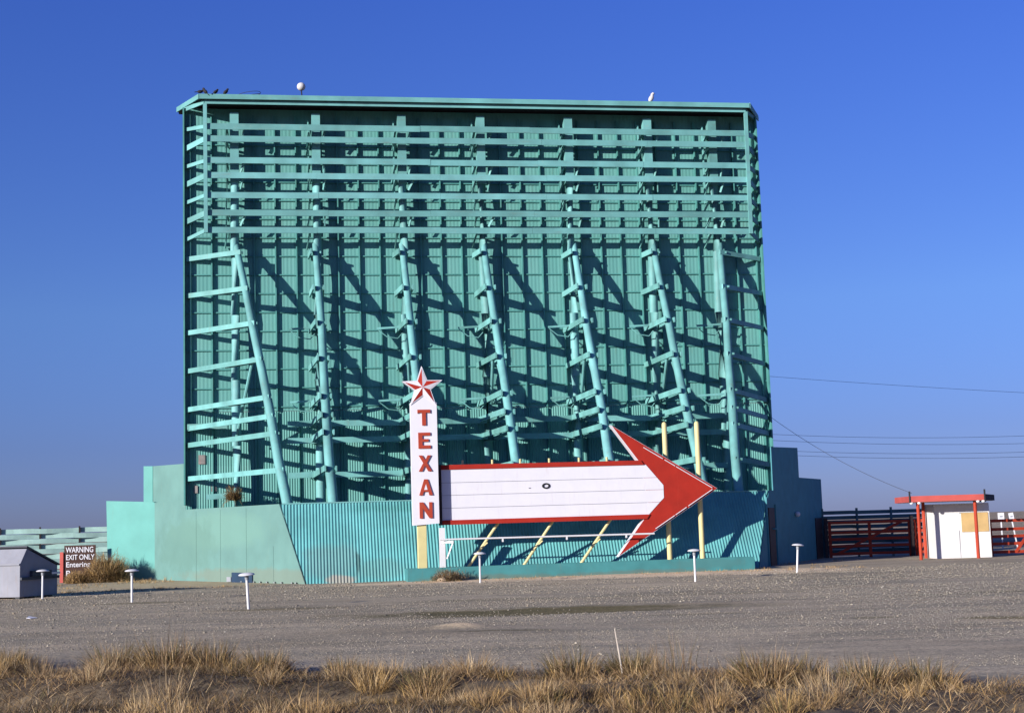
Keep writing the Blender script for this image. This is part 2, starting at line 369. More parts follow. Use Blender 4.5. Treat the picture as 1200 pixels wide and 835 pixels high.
for i in range(7):
    for j, z in enumerate(LEV):
        d = dl(z)
        if i in (0, 6):
            u0 = .06 if i == 0 else WID-.06
            e = lu(i, z) + (.12 if i == 0 else -.12)
            off = -.22 if i == 0 else .22
            # tie plank from the wall corner to the leaning pole, passing in front of the upright
            p, q = Vector((u0, -.12, LWL[j])), Vector((e, -d-.24, z))
            MB().beam(p, q, .07, .22).build('tie_beam', M['tie'], T)
            if j in (1,2,3,4): 
                m = p.lerp(q, .52); MB().beam(m + Vector((.02, .12, -.03)), q + Vector((.0, .42, .02)), .06, .24).build('short_tie', M['tie'], T)
        else:
            ue = lu(i, z); a = jit(.05)
            MB().beam((PU[i]-.42+jit(.05), -.10, z+jit(.05)), (ue-.23, -d-.42, z+.02), .07, .25).build('tie_beam', M['tie'], T)
            if j != 0: MB().beam((PU[i]+.24, -.25, z+jit(.04)), (ue+.23, -d-.30+a, z), .07, .23).build('tie_beam', M['tie'], T)
    # bolts' blocks where ties meet the leaning poles
    for z in LEV: MB().box((lu(i,z)+.20, -dl(z)-.12, z), (.07,.16,.10)).build('bolt_plate', M['tie'], LP[i])
    # slender braces
    zt, zb = (10.2, 6.3) if i in (0, 6) else (10.1, 7.9)
    s = 1 if i < 6 else -1
    MB().tube([(lu(i,zt-.6)-.26*s, -dl(zt)+.1, zt-.5), (PU[i]+(.0 if i in (0,6) else .12), -1.05, zb)], .075, 8).build('brace', M['pole'], T, smooth=True)
    if 0 < i < 6: MB().tube([(lu(i,9.3)-.05, -dl(9.3)+.5, 9.25), (lu(i,8.1), -dl(8.1)+.1, 8.0)], .07, 8).build('brace', M['pole'], T, smooth=True)
    if 0 < i:
        for z in (11.32, 7.95):
            MB().beam((PU[i]-1.35, -1.0, z-.03), (PU[i]-.1, -1.05, z+.03), .07, .09).build('outrigger_arm', M['tie'], T)
            MB().tube([(PU[i]-1.3,-1.0,z-.1), (PU[i]-.9,-1.,z-.42), (PU[i]-.4,-1.,z-.5), (PU[i]-.18,-1.,z-.25)], .025, 6).build('outrigger_stay', M['tie'], T)
# long rails low down
for z, a, c in ((6.93,4.4,25.2),(6.16,4.4,25.0),(4.58,4.6,24.6)):
    for s0, s1 in zip(range(0,6), range(1,7)):
        MB().beam((PU[s0]+(.2 if s0 else 2.3), -.98, z), (PU[s1]-.1, -.98, z+jit(.04)), .08, .26).build('rail', M['tie'], T)
MB().beam((.95,-.85,3.72),(2.5,-.9,3.78), .08,.24).build('rail', M['tie'], T)
MB().beam((.1,-.3,6.93),(1.9,-.75,6.93), .08,.26).build('rail', M['tie'], T)
# the slatted box along the top
BZ = [20.74, 20.17, 19.14, 18.44, 17.53, 16.70, 15.90]
BS = [1.30, 1.27, 1.24, 1.21, 1.18, 1.15, 1.12]
UB = [20.88, 19.96, 19.1, 18.24, 17.38, 16.48, 15.63]      # where the side boards meet the sheets
UL, UR = 1.02, 26.97
for j, (z, BF) in enumerate(zip(BZ, BS)):
    mb = MB()
    cuts = [UL] + [UL + (UR-UL)*t + jit(.5) for t in (.2,.4,.6,.8)] + [UR]
    for a, c in zip(cuts, cuts[1:]): mb.box(((a+c)/2, -BF + jit(.008), z + jit(.012)), (c-a-.006, .05, .28))
    mb.build('front_board', M['board'], T)
    MB().beam((UL-.02, -BF+.02, z-.02), (.05, -.15, UB[j]), .05, .26 if j in (1,3,5) else .17).build('side_board', M['board'], T)
    MB().beam((UR+.02, -BF+.02, z-.02), (WID-.05, -.15, UB[j]), .05, .26).build('side_board', M['board'], T)
    for u in PU:
        MB().beam((u-.30, -.30, z-.14+jit(.06)), (u-.28+jit(.05), -BF+.05, z-.03), .05, .12).build('joist', M['tie'], T)
        MB().beam((u-.42+jit(.06), -.12, z-.62+jit(.1)), (u-.34, -1.0, z-.08+jit(.1)), .05, .11).build('knee_strut', M['tie'], T)
        if j in (0,2,3,5): MB().beam((u+.30+jit(.08), -.85, z-.55), (u+.42+jit(.1), -.98, z-.08), .05, .10).build('cleat', M['tie'], T)
for u0, u1 in ((1.01, 1.02), (26.96, 26.99)): MB().beam((u0, -1.39, 21.8), (u1, -1.21, 15.76), .17, .12, up=(0,1,0)).build('corner_post', M['board'], T)
rv = [(.80,-1.58),(27.07,-1.58),(28.35,.9),(28.35,1.7),(-.38,1.7),(-.38,.9)]
mb = MB(); zt = [21.96, 21.96, 22.12, 22.16, 22.16, 22.12]; n = 6
mb.add([(x,y,z) for (x,y),z in zip(rv,zt)] + [(x,y,z+.04) for (x,y),z in zip(rv,zt)], [tuple(range(n))[::-1], tuple(range(n,2*n))] + [(i,(i+1)%n,n+(i+1)%n,n+i) for i in range(n)])
rf = mb.build('roof', M['darkroof'], T)
def fascia(p, q, z0, z1, th, name='fascia', zq=0.0):
    return MB().beam((p[0],p[1],(z0+z1)/2), (q[0],q[1],(z0+z1)/2+zq), th, z1-z0).build(name, M['board'], rf)
fascia((.77,-1.61),(27.10,-1.61), 21.94, 22.17, .05)
fascia((.75,-1.60),(-.42,.9), 21.94, 22.17, .05, zq=.09)
fascia((27.13,-1.60),(28.40,.9), 21.92, 22.19, .05, zq=.10)
fascia((1.0,-1.42),(26.95,-1.42), 21.76, 21.95, .06, 'eave_board')
fascia((.98,-1.40),(-.04,-.1), 21.76, 21.95, .06, 'eave_board', zq=-.02)
fascia((26.97,-1.40),(27.85,-.1), 21.76, 21.95, .06, 'eave_board', zq=.0)
# paper notices nailed to the sheets
MB().box((.72,-.06,5.45),(.30,.02,.42)).build('notice', M['paper'], T)['label'] = 'red and white paper notice'
MB().box((.45,-.06,4.1),(.16,.02,.34)).build('notice', M['paper'], T)
MB().box((1.25,-.06,4.1),(.22,.02,.24)).build('notice', M['paper'], T)

# ------------------------------------------------------------------ stepped building round its foot
Bd = thing('entrance_building', 'low turquoise building with sloping ribbed front and stepped ends wrapped round the screen foot', 'building', (OX, OY, 0), YAW)
def dC(z): return 1.16 + .565*(15-z)          # sloped front, just outside the leaning poles
CT = 3.16
uL0, uL1, uR0, uR1 = 5.26, 4.28, 23.69, 24.83
def zmin(u):
    if u < uL0: return max(-.15, (uL0-u)/(uL0-uL1)*CT)
    if u > uR0: return max(-.15, (u-uR0)/(uR1-uR0)*CT)
    return -.15
nrm = Vector((0, -1, .565)).normalized()
mb = MB(); pitch = .127; n = int((uR1-uL1)/pitch)*6; vs = []
for i in range(n+1):
    u = uL1 + (uR1-uL1)*i/n; a = .016*math.cos(2*PI*i/6) 
    z0 = min(zmin(u), CT-.01)
    for z in (z0, CT):
        vs.append(Vector((u, -dC(z), z)) + nrm*a)
mb.add(vs, [(2*i, 2*i+2, 2*i+3, 2*i+1) for i in range(n)])
mb.build('front_wall', M['front'], Bd, smooth=True)
# thin bright coping along the front wall's top
MB().beam((uL1+.05,-dC(CT)+.06,CT+.02),(uR1,-dC(CT)+.06,CT+.02), .16,.05).build('coping', M['board'], Bd)
def plane_wall(p, q, poly, th, name, mat, side=1):
    """vertical wall along p->q (u,v pairs); poly in (distance along, z); th metres thick to one side"""
    p, q = Vector((p[0], -p[1])), Vector((q[0], -q[1])); d = (q-p).normalized(); nn = Vector((-d.y, d.x))*th*side
    n = len(poly)
    vs = [(p.x+d.x*s, p.y+d.y*s, z) for s, z in poly] + [(p.x+d.x*s+nn.x, p.y+d.y*s+nn.y, z) for s, z in poly]
    mb = MB().add(vs, [tuple(range(n)), tuple(range(2*n-1,n-1,-1))] + [(i,n+i,n+(i+1)%n,(i+1)%n) for i in range(n)])
    return mb.build(name, mat, Bd)
# left end wall, dull stucco: runs from the front foot back past the screen
PB, QB = (5.21, 9.70), (-1.66, -3.05)
LB_ = math.hypot(PB[0]-QB[0], PB[1]-QB[1])
sl = (CT*.565)/math.sin(math.atan2(PB[1]-QB[1], PB[0]-QB[0]))
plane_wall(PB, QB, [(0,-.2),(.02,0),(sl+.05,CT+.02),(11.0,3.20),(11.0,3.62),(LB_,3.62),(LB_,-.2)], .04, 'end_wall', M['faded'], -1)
ub = (-.08,-.35)
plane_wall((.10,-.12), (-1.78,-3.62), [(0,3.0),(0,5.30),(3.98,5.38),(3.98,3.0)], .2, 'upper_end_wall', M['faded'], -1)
dB = (Vector(QB)-Vector(PB)).normalized()
def on_B(sd, off, z): q = Vector(PB) + dB*sd; nn = Vector((-dB.y, dB.x)); nn = nn if nn.x < 0 else -nn; q = q + nn*off; return Vector((q.x, -q.y, z))
MB().beam(on_B(4.4,.03,.16), on_B(6.3,.03,.16), .05, .5).build('vent_shade_strip', M['navy'], Bd)  # dark strip standing in for the shaded vent recess
MB().beam(on_B(6.35,.04,.12), on_B(6.75,.04,.12), .06, .2).build('vent_edge', M['grey'], Bd)
for k, sd in enumerate((2.6, 5.0, 7.45, 9.9)):
    MB().beam(on_B(sd,.003,0), on_B(sd,.003,3.1 if k else 1.5), .006, .014).build('panel_seam', M['seam'], Bd)
for k in range(9): MB().box(on_B(.5+k*.62+jit(.2),.02,.04), (.22,.04,.05), rz=1.2).build('base_block', M['grey'], Bd)
# left wing, bright mint, stepped
PA = (-1.66,-3.05); QA = (-4.05,-4.45)
LA = math.hypot(PA[0]-QA[0], PA[1]-QA[1])
plane_wall(PA, QA, [(0,-.2),(0,3.62),(.08,3.66),(LA,3.80),(LA-.12,-.2)], .25, 'wing_wall', M['mint'], -1)
plane_wall((-1.80,-3.62),(-4.05,-4.94), [(0,3.2),(0,5.38),(.52,5.40),(.52,3.2)], .2, 'upper_wing_wall', M['mint'], -1)
# right end wall in the shade, stepped down
PD, QD = (23.75, 9.56), (31.6, -2.2)
LD = math.hypot(PD[0]-QD[0], PD[1]-QD[1])
dD = (Vector(QD)-Vector(PD)).normalized()
sD = (CT*.565)/abs(dD.y)
S1, S2 = 2.9, 7.75
LD = 12.3
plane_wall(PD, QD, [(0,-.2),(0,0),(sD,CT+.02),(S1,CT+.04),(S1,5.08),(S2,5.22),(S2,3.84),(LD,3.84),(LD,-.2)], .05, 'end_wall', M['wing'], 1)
def on_D(s, off, z): q = Vector(PD) + dD*s; nn = Vector((-dD.y, dD.x)); nn = nn if nn.x > 0 else -nn; q = q + nn*off; return Vector((q.x, -q.y, z))
def dpanel(s, w, z0, z1, off, th, name, mat):
    a = on_D(s-w/2, off, (z0+z1)/2); c = on_D(s+w/2, off, (z0+z1)/2)
    return MB().beam(a, c, th, z1-z0).build(name, mat, Bd)
dpanel(2.3, .95, 0, 2.45, .02, .05, 'door', M['doorbrown'])
dpanel(LD-1.15, 1.3, 0, 1.95, .02, .05, 'door', M['doorbrown'])
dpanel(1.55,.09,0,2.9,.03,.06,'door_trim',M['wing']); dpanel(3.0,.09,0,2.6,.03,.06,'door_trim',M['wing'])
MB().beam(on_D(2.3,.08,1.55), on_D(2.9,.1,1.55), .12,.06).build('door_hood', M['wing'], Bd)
lp = on_D(6.6,.0,2.15); MB().ell(lp+Vector((.12,-.02,0)), (.12,.12,.12)).build('wall_lamp', M['lampwhite'], Bd, smooth=True)

# ------------------------------------------------------------------ planter
P = thing('planter_box', 'long low teal masonry planter along the foot of the ribbed wall', 'planter', W3(16.05, 10.6), YAW)
mb = MB(); mb.box((0,-.58,.18),(13.9,.14,.64)); mb.box((0,.58,.17),(13.9,.12,.62)); mb.box((-6.89,0,.17),(.12,1.02,.62)); mb.box((6.89,0,.17),(.12,1.02,.62))
mb.build('kerb_wall', M['planter'], P)
MB().box((0,0,.2),(13.64,1.0,.5)).build('soil', M['tan'], P)

# ------------------------------------------------------------------ TEXAN pylon
VF = 11.06
S = thing('pylon_sign', 'tall white pylon reading TEXAN in red with a faceted star on top', 'sign', W3(9.88, VF), YAW)
hw = .515
mb = MB().prism([(-hw,2.14),(hw,2.20),(hw,6.90),(.05,7.36),(-hw,6.92)], 0, .42)
sbx = mb.build('sign_box', M['white'], S, bevel=.012)
MB().box((hw+.006,.21,4.5),(.01,.41,4.5)).build('side_panel', M['doorbrown'], S)
MB().box((-.16,.24,1.2),(.36,.30,2.0)).build('post', M['yellow'], S, bevel=.02)
c0 = (-.03,7.52); Ro, Ri = .74, .30
pts = []
for k in range(10):
    a = PI/2 - k*PI/5 + .02; r = Ro if k % 2 == 0 else Ri
    pts.append((c0[0]+r*math.cos(a), c0[1]+r*math.sin(a)))
outl = [(c0[0]+(x-c0[0])*1.13, c0[1]+(z-c0[1])*1.13) for x, z in pts]
MB().prism(outl, -.03, .2).build('star_rim', M['white'], S)
for mat, red in ((M['red'], 1), (M['white'], 0)):
    mb = MB(); ctr = (c0[0], -.095, c0[1])
    for k in range(10):
        a, b = pts[k], pts[(k+1) % 10]
        isred = (k % 2 == 1)            # counter-clockwise half of each arm is red
        if isred == bool(red):
            mb.add([ctr, (a[0],-.04,a[1]), (b[0],-.04,b[1])], [(0,1,2)])
    mb.build('star_facets', mat, S)
LET = {'T': [[(0,1),(1,1),(1,.76),(.94,.80),(.65,.80),(.65,0),(.35,0),(.35,.80),(.06,.80),(0,.76)]],
 'E': [[(.02,0),(.98,0),(.98,.19),(.34,.19),(.34,.42),(.82,.42),(.82,.59),(.34,.59),(.34,.81),(.96,.81),(.96,1),(.02,1)]],
 'X': [[(0,0),(.28,0),(.5,.36),(.74,0),(1.04,0),(.66,.52),(.98,1),(.72,1),(.52,.68),(.3,1),(.02,1),(.36,.52)]],
 'A': [[(0,0),(.27,0),(.35,.22),(.72,.22),(.78,0),(1.06,0),(.68,1),(.40,1)]],
 'N': [[(0,0),(.25,0),(.25,.62),(.76,0),(1,0),(1,1),(.75,1),(.75,.42),(.28,1),(0,1)]]}
for ch, zc in zip('TEXAN', (6.33,5.43,4.54,3.61,2.72)):
    w, h = .50, .62; mb = MB()
    for poly in LET[ch]:
        # triangulate via convex-safe fan is not possible: let bmesh do it
        import bmesh
        bm = bmesh.new(); vv = [bm.verts.new(((x-.5)*w+.0, -.05, zc+(z-.5)*h)) for x, z in poly]
        f = bm.faces.new(vv)
        r = bmesh.ops.extrude_face_region(bm, geom=[f]); bmesh.ops.translate(bm, vec=(0,.05-.004,0), verts=[q for q in r['geom'] if isinstance(q, bmesh.types.BMVert)])
        bmesh.ops.triangulate(bm, faces=[q for q in bm.faces if len(q.verts) > 4]); bmesh.ops.recalc_face_normals(bm, faces=bm.faces)
        me = bpy.data.meshes.new('letter'); bm.to_mesh(me); bm.free(); me.materials.append(M['dkred'])
        o = bpy.data.objects.new('letter', me); COL.objects.link(o); o.parent = sbx
        o['label'] = 'red letter ' + ch
    if ch == 'A': MB().prism([(-.055,zc-.10),(.075,zc-.10),(.02,zc+.12)], -.056, -.0505).build('letter_counter', M['white'], o)

# ------------------------------------------------------------------ arrow marquee
VA = 10.70
A = thing('arrow_sign', 'huge white marquee board ending in a red arrowhead pointing right', 'sign', W3(10.5, VA), YAW)
def rel(pts): return [(u-10.5, z) for u, z in pts]
zs4 = [2.30, 2.78, 3.28, 3.77, 4.30]
mb = MB()
def hexu(z):     # right end of the white field at height z
    if z < 2.95: return 18.87 + (z-2.30)/(.65)*.64
    if z < 3.46: return 19.52
    return 19.52 - (z-3.46)/.84*.70
for a, c in zip(zs4, zs4[1:]):
    a2, c2 = a+.007, c-.007
    br = sorted({a2, c2} | {z for z in (2.95, 3.46) if a2 < z < c2})
    poly = [(10.55, a2)] + [(hexu(z), z) for z in br] + [(10.55, c2)]
    mb.prism(rel(poly), -.006, .02)
mb.build('letter_board', M['white'], A)
MB().prism(rel([(10.52,2.28),(18.7,2.28),(18.7,4.32),(10.52,4.32)]), .05, .40).build('cabinet', M['grey'], A)
MB().prism(rel([(10.52,4.29),(18.74,4.29),(18.62,4.47),(10.52,4.47)]), -.05, .42).build('trim', M['red'], A)
MB().prism(rel([(10.52,2.13),(18.78,2.13),(18.9,2.31),(10.52,2.31)]), -.05, .42).build('trim', M['red'], A)
MB().prism(rel([(10.44,2.12),(10.54,2.12),(10.54,4.48),(10.44,4.48)]), -.06, .40).build('end_trim', M['doorbrown'], A)
def inset(poly, d): 
    n = len(poly); out = []
    for i in range(n):
        p0, p1, p2 = (Vector(poly[(i+k) % n]) for k in (-1,0,1))
        e1, e2 = (p1-p0).normalized(), (p2-p1).normalized(); n1, n2 = Vector((e1.y,-e1.x)), Vector((e2.y,-e2.x))
        bs = (n1+n2); bs = bs/max(.35, bs.dot(n1)); out.append(tuple(p1 + bs*d))
    return out
head = [(17.45,5.92),(21.77,3.27),(17.55,.66),(18.86,2.40),(18.62,4.30)]
MB().prism(rel(head), .018, .40).build('head_cabinet', M['white'], A)
MB().prism(rel([(17.51,5.87),(21.75,3.27),(17.60,.72),(18.90,2.40),(18.66,4.30)]), .008, .017).build('arrowhead', M['red'], A)
# cream edge bead along the two long outer edges, broken in places
def bead(segs):
    mb = MB()
    for a, b in segs: mb.tube([(a[0]-10.5,-.03,a[1]), (b[0]-10.5,-.03,b[1])], .017, 6)
    return mb
def lerp2(a, b, t): return (a[0]+(b[0]-a[0])*t, a[1]+(b[1]-a[1])*t)
e0, e1, e2 = (17.70,5.63), (21.60,3.265), (17.72,.86)
bead([(lerp2(e0,e1,.27),lerp2(e0,e1,.47)),(lerp2(e0,e1,.49),lerp2(e0,e1,.60)),(lerp2(e0,e1,.61),lerp2(e0,e1,.985))]).build('neon_tube', M['white'], A)
bead([(lerp2(e1,e2,.015),lerp2(e1,e2,.28)),(lerp2(e1,e2,.30),lerp2(e1,e2,.42)),(lerp2(e1,e2,.43),lerp2(e1,e2,.64))]).build('neon_tube', M['white'], A)
for u in (19.81, 21.18):
    MB().tube([(u-10.5,.55,.1),(u-10.5,.55,5.93),(u-10.5,.55,6.0),(u-10.5,.55,6.04)], [.105,.105,.085,.03], 14).build('post', M['yellow'], A, smooth=True)
for u in (11.46,12.66,13.79,14.97,16.19,17.34):
    MB().tube([(u-10.5,.48,2.2),(u-10.5,.48,4.66)], .045, 8).build('stub_post', M['yellow'], A)
for a, b in (((12.84,2.2),(11.55,.40)),((15.04,2.2),(13.78,.40)),((17.40,2.2),(16.10,.40))):
    q0 = Vector((a[0]-10.5,.30,a[1])); q1 = Vector((b[0]-10.5,.55,b[1]))
    MB().tube([q0, q1], .055, 8).build('brace', M['yellow'], A, smooth=True)
    MB().beam(q0.lerp(q1,.62)+Vector((-.04,-.06,0)), q0.lerp(q1,.38)+Vector((.0,-.1,-.12)), .05,.05).build('clip', M['yellow'], A)
# one stray black O still hanging on the board, and a fleck beside it
mb = MB(); n = 20; vs = []
for rr in (1.0, .5):
    for y in (-.03, -.008):
        for k in range(n): vs.append((4.22+.165*(rr if rr==1 else .55)*math.cos(2*PI*k/n), y, 3.55+.115*(rr if rr==1 else .5)*math.sin(2*PI*k/n)))
fs = []
for k in range(n):
    k2 = (k+1) % n
    fs += [(k,k2,2*n+k2,2*n+k),(k,n+k,n+k2,k2),(2*n+k,2*n+k2,3*n+k2,3*n+k)]
mb.add(vs, fs).build('letter', M['black'], A)['label'] = 'black letter O'
MB().box((3.56,-.012,3.48),(.08,.01,.025)).build('fleck', M['black'], A)

# lighting bar in front of the marquee
Lb = thing('light_bar', 'thin white pipe on a white post under the arrow marquee', 'pipe rail', W3(10.5, 11.0), YAW)
MB().tube([(-.1,-.15,1.57),(8.45,-.15,1.54)], .035, 8).build('pipe', M['lampwhite'], Lb, smooth=True)
MB().box((0,.1,1.22),(.22,.16,1.60)).build('post', M['lampwhite'], Lb)
MB().beam((.02,-.0,1.47),(.42,-.12,1.46), .06,.09).build('arm', M['lampwhite'], Lb)
MB().beam((.40,-.1,1.44),(.16,.0,.82), .05,.05).build('brace', M['lampwhite'], Lb)
for u in (2.35, 4.9, 7.3): MB().box((u,-.15,1.47),(.06,.06,.12)).build('clip', M['lampwhite'], Lb)

# ------------------------------------------------------------------ mushroom lamps
def lamp():
    t = thing('mushroom_lamp', '', 'driveway lamp', group='white mushroom lamps along the drive')
    MB().tube([(0,0,-.15),(0,0,.86)], .036, 10).build('pole', M['lampwhite'], t, smooth=True)
    MB().lathe([(.0,.80),(.052,.80),(.056,.90),(.05,.94),(0,.94)], n=14).build('collar', M['grey'], t, smooth=True)
    MB().lathe([(0,.93),(.06,.925),(.17,.925),(.215,.93),(.222,.942),(.19,.968),(.12,.988),(.04,.998),(0,1.0)], n=20).build('cap', M['lampwhite'], t, smooth=True)
    return t
l0 = lamp()
for k, (x, y, h, lx, ly, lab) in enumerate([
    (-16.35,49.36,1.03,.0,.02,'white mushroom lamp standing in front of the dumpster'),
    (-12.02,44.68,1.02,.0,.0,'white mushroom lamp in front of the bright mint wing wall'),
    (-7.25,38.55,.97,-.085,.02,'leaning white mushroom lamp in front of the dull teal end wall, nearest of the row'),
    (-1.37,51.0,1.10,-.02,.0,'white mushroom lamp in front of the dead weed at the planter'),
    (5.84,47.64,1.09,.0,.0,'white mushroom lamp below the arrow tip, before the planter end'),
    (10.11,52.27,1.06,-.09,.0,'leaning white mushroom lamp before the dark shaded end wall')]):
    o = l0 if k == 0 else copy_tree(l0)
    o.location = (x, y, gz(x,y)-.01); o.scale = (1,1,h); o.rotation_euler = (-ly, lx, k*.7); o['label'] = lab
# ------------------------------------------------------------------ dumpster
ha = R(68); Dm = thing('dumpster', 'pale grey steel dumpster with sloping dark lids at the left edge', 'dumpster', (-17.42, 50.2, 0), ha)
prof = [(0,.06),(1.95,.06),(1.95,1.10),(.34,1.74),(0,1.20)]
# local x runs away along the side, local y to the left along the back
mb = MB(); n = len(prof); vs = [(x,0,z) for x,z in prof] + [(x,2.6,z) for x,z in prof]
mb.add(vs, [tuple(range(n)), tuple(range(2*n-1,n-1,-1))] + [(i,n+i,n+(i+1)%n,(i+1)%n) for i in range(n)])
dbd = mb.build('body', M['dump'], Dm, bevel=.02)
for y0, y1 in ((-.03,1.27),(1.30,2.63)):
    MB().add([(.30,y0,1.785),(2.02,y0,1.10),(2.02,y1,1.10),(.30,y1,1.785),(.32,y0,1.84),(2.06,y0,1.15),(2.06,y1,1.15),(.32,y1,1.84)], [(0,1,2,3),(7,6,5,4),(0,4,5,1),(1,5,6,2),(2,6,7,3),(3,7,4,0)]).build('lid', M['dumpdark'], Dm)
MB().box((.98,-.04,.70),(1.96,.08,.09)).build('side_rib', M['dumpdark'], dbd)
MB().box((1.0,-.06,.86),(1.0,.12,.2)).build('fork_sleeve', M['dumpdark'], dbd)
MB().beam((1.5,-.1,.84),(1.95,-.1,.84),.06,.07).build('handle', M['lampwhite'], dbd)
MB().box((-.03,1.3,1.2),(.06,2.62,.06)).build('back_rib', M['dump'], dbd)
MB().box((.2,.2,.03),(.2,.2,.08)).build('foot', M['dumpdark'], Dm); MB().box((1.7,.2,.03),(.2,.2,.08)).build('foot', M['dumpdark'], Dm)

# ------------------------------------------------------------------ text helper
def text_mesh(txt, size, parent, loc, mat, name='lettering', width=None, off=.012):
    cu = bpy.data.curves.new(name, 'FONT'); cu.body = txt; cu.size = size; cu.extrude = .008; cu.offset = off
    to = bpy.data.objects.new(name, cu); COL.objects.link(to); bpy.context.view_layer.update()
    me = bpy.data.meshes.new_from_object(to.evaluated_get(bpy.context.evaluated_depsgraph_get()))
    bpy.data.objects.remove(to); me.materials.clear(); me.materials.append(mat); me.name = name
    xs_ = [v.co.x for v in me.vertices]; w = max(xs_)-min(xs_); sx = (width/w) if width else 1
    me.transform(Matrix.Diagonal((sx,1,1,1)))
    o = bpy.data.objects.new(name, me); COL.objects.link(o); o.parent = parent
    o.location = loc; o.rotation_euler = (PI/2,0,0); o['label'] = 'white lettering ' + txt
    return o
# warning sign by the exit
Ws = thing('warning_sign', 'dark brown board lettered WARNING EXIT ONLY in white, on a red post', 'sign', (-21.45, 68.0, 0), R(4))
MB().box((.68,.0,1.02),(1.46,.05,1.42)).build('board', M['brownboard'], Ws)
MB().box((-.16,-.02,.68),(.16,.14,1.5)).build('post', M['pinkred'], Ws)
MB().box((-.02,.02,.68),(.1,.1,1.4)).build('post', M['brownboard'], Ws)
for t_, z, w, s_ in (('WARNING',1.40,1.28,.36),('EXIT ONLY',1.06,1.32,.34),('Entering',.72,1.12,.34),('P',.32,.18,.34)):
    text_mesh(t_, s_, Ws, (.03,-.04,z), M['white'], width=w, off=.004)

# ------------------------------------------------------------------ woven fences
def fence(name, p, q, h, rows, step, mat, label, gaph=.02, seed=1, z0=.15, miss=()):
    rnd = random.Random(seed); p, q = Vector((*p,0)), Vector((*q,0)); L_ = (q-p).length; rz = math.atan2((q-p).y, (q-p).x)
    F = thing(name, label, 'fence', p, rz)
    n = int(L_/step); bh = (h-z0)/rows
    mb = MB()
    for r in range(rows):
        z = z0 + bh*(r+.5) + rnd.uniform(-.012,.012); ph = r % 2
        path = []
        K = n*6
        for i in range(K+1):
            x = L_*i/K; y = .085*math.cos(PI*(i/6 + ph)); path.append((x, y))
        hh = bh*.5 - gaph
        zz = [rnd.uniform(-.02,.02) for _ in range(n+2)]
        vs = []
        for i, (x, y) in enumerate(path):
            dz = zz[i//6]
            for yy, z_ in ((y-.012,z-hh+dz),(y-.012,z+hh+dz),(y+.012,z+hh+dz),(y+.012,z-hh+dz)): vs.append((x,yy,z_))
        fs = []
        for i in range(K):
            a, b = 4*i, 4*i+4
            fs += [(a+k_, b+k_, b+(k_+1)%4, a+(k_+1)%4) for k_ in range(4)]
        fs += [(0,1,2,3),(4*K+3,4*K+2,4*K+1,4*K)]
        mb.add(vs, fs)
    mb.build('woven_boards', mat, F)
    for i in range(n+1):
        MB().box((L_*i/n,0,h/2+.02),(.09,.11,h+.12)).build('post', M['doorbrown'] if 'mint' in label else mat, F)
    return F
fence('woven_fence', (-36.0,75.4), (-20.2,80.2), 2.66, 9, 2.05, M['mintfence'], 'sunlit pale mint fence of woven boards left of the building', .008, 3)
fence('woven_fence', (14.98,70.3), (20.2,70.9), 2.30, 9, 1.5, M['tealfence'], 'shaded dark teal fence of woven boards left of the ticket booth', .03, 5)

# ------------------------------------------------------------------ ticket booth
Bo = thing('ticket_booth', 'small white ticket booth with red roof edge, red posts and boarded window', 'booth', (18.55, 63.75, 0), R(-1.5))
MB().box((1.22,1.05,1.18),(2.44,2.1,2.44)).build('wall', M['boothwhite'], Bo)
for x, w in ((.48,.92),(1.72,1.44)): pass
MB().box((1.06,-.011,.62),(.012,.02,1.2)).build('seam', M['grey'], Bo)
MB().box((1.78,-.02,1.56),(1.18,.03,.84)).build('window_board', M['ply'], Bo)
MB().box((1.72,-.018,1.99),(1.22,.03,.03)).build('window_trim', M['grey'], Bo)
MB().add([(-1.32,-1.3,2.50),(1.86,-1.3,2.50),(3.45,2.6,2.50),(-1.0,2.6,2.50),(-1.32,-1.3,2.56),(1.86,-1.3,2.56),(3.45,2.6,2.56),(-1.0,2.6,2.56)],
    [(3,2,1,0),(4,5,6,7),(0,1,5,4),(1,2,6,5),(2,3,7,6),(3,0,4,7)]).build('roof', M['boothwhite'], Bo)
MB().beam((-1.36,-1.33,2.64),(1.88,-1.33,2.64),.06,.26).build('fascia', M['pinkred'], Bo)
MB().beam((1.90,-1.33,2.64),(3.48,2.6,2.64),.06,.26).build('fascia', M['darkroof'], Bo)
MB().beam((-1.36,-1.30,2.64),(-1.05,2.6,2.64),.06,.26).build('fascia', M['pinkred'], Bo)
MB().box((2.55,1.5,2.62),(.3,.6,.34)).build('roof_box', M['darkroof'], Bo)
for x, y in ((-1.36,-1.36),(1.89,-1.36)): MB().tube([(x,y,2.5),(x,y,2.98)], .04, 8).build('roof_peg', M['darkroof'], Bo)
for x, y in ((-.95,-1.05),(1.53,-1.05),(-.15,1.2)): MB().tube([(x,y,-.1),(x,y,2.5)], .075, 12).build('post', M['gatered'], Bo, smooth=True)
for x in (-1.28,-.95,1.60,1.83): MB().ell((x,-1.30,2.47),(.08,.06,.07)).build('eave_bulb', M['lampwhite'], Bo, smooth=True)

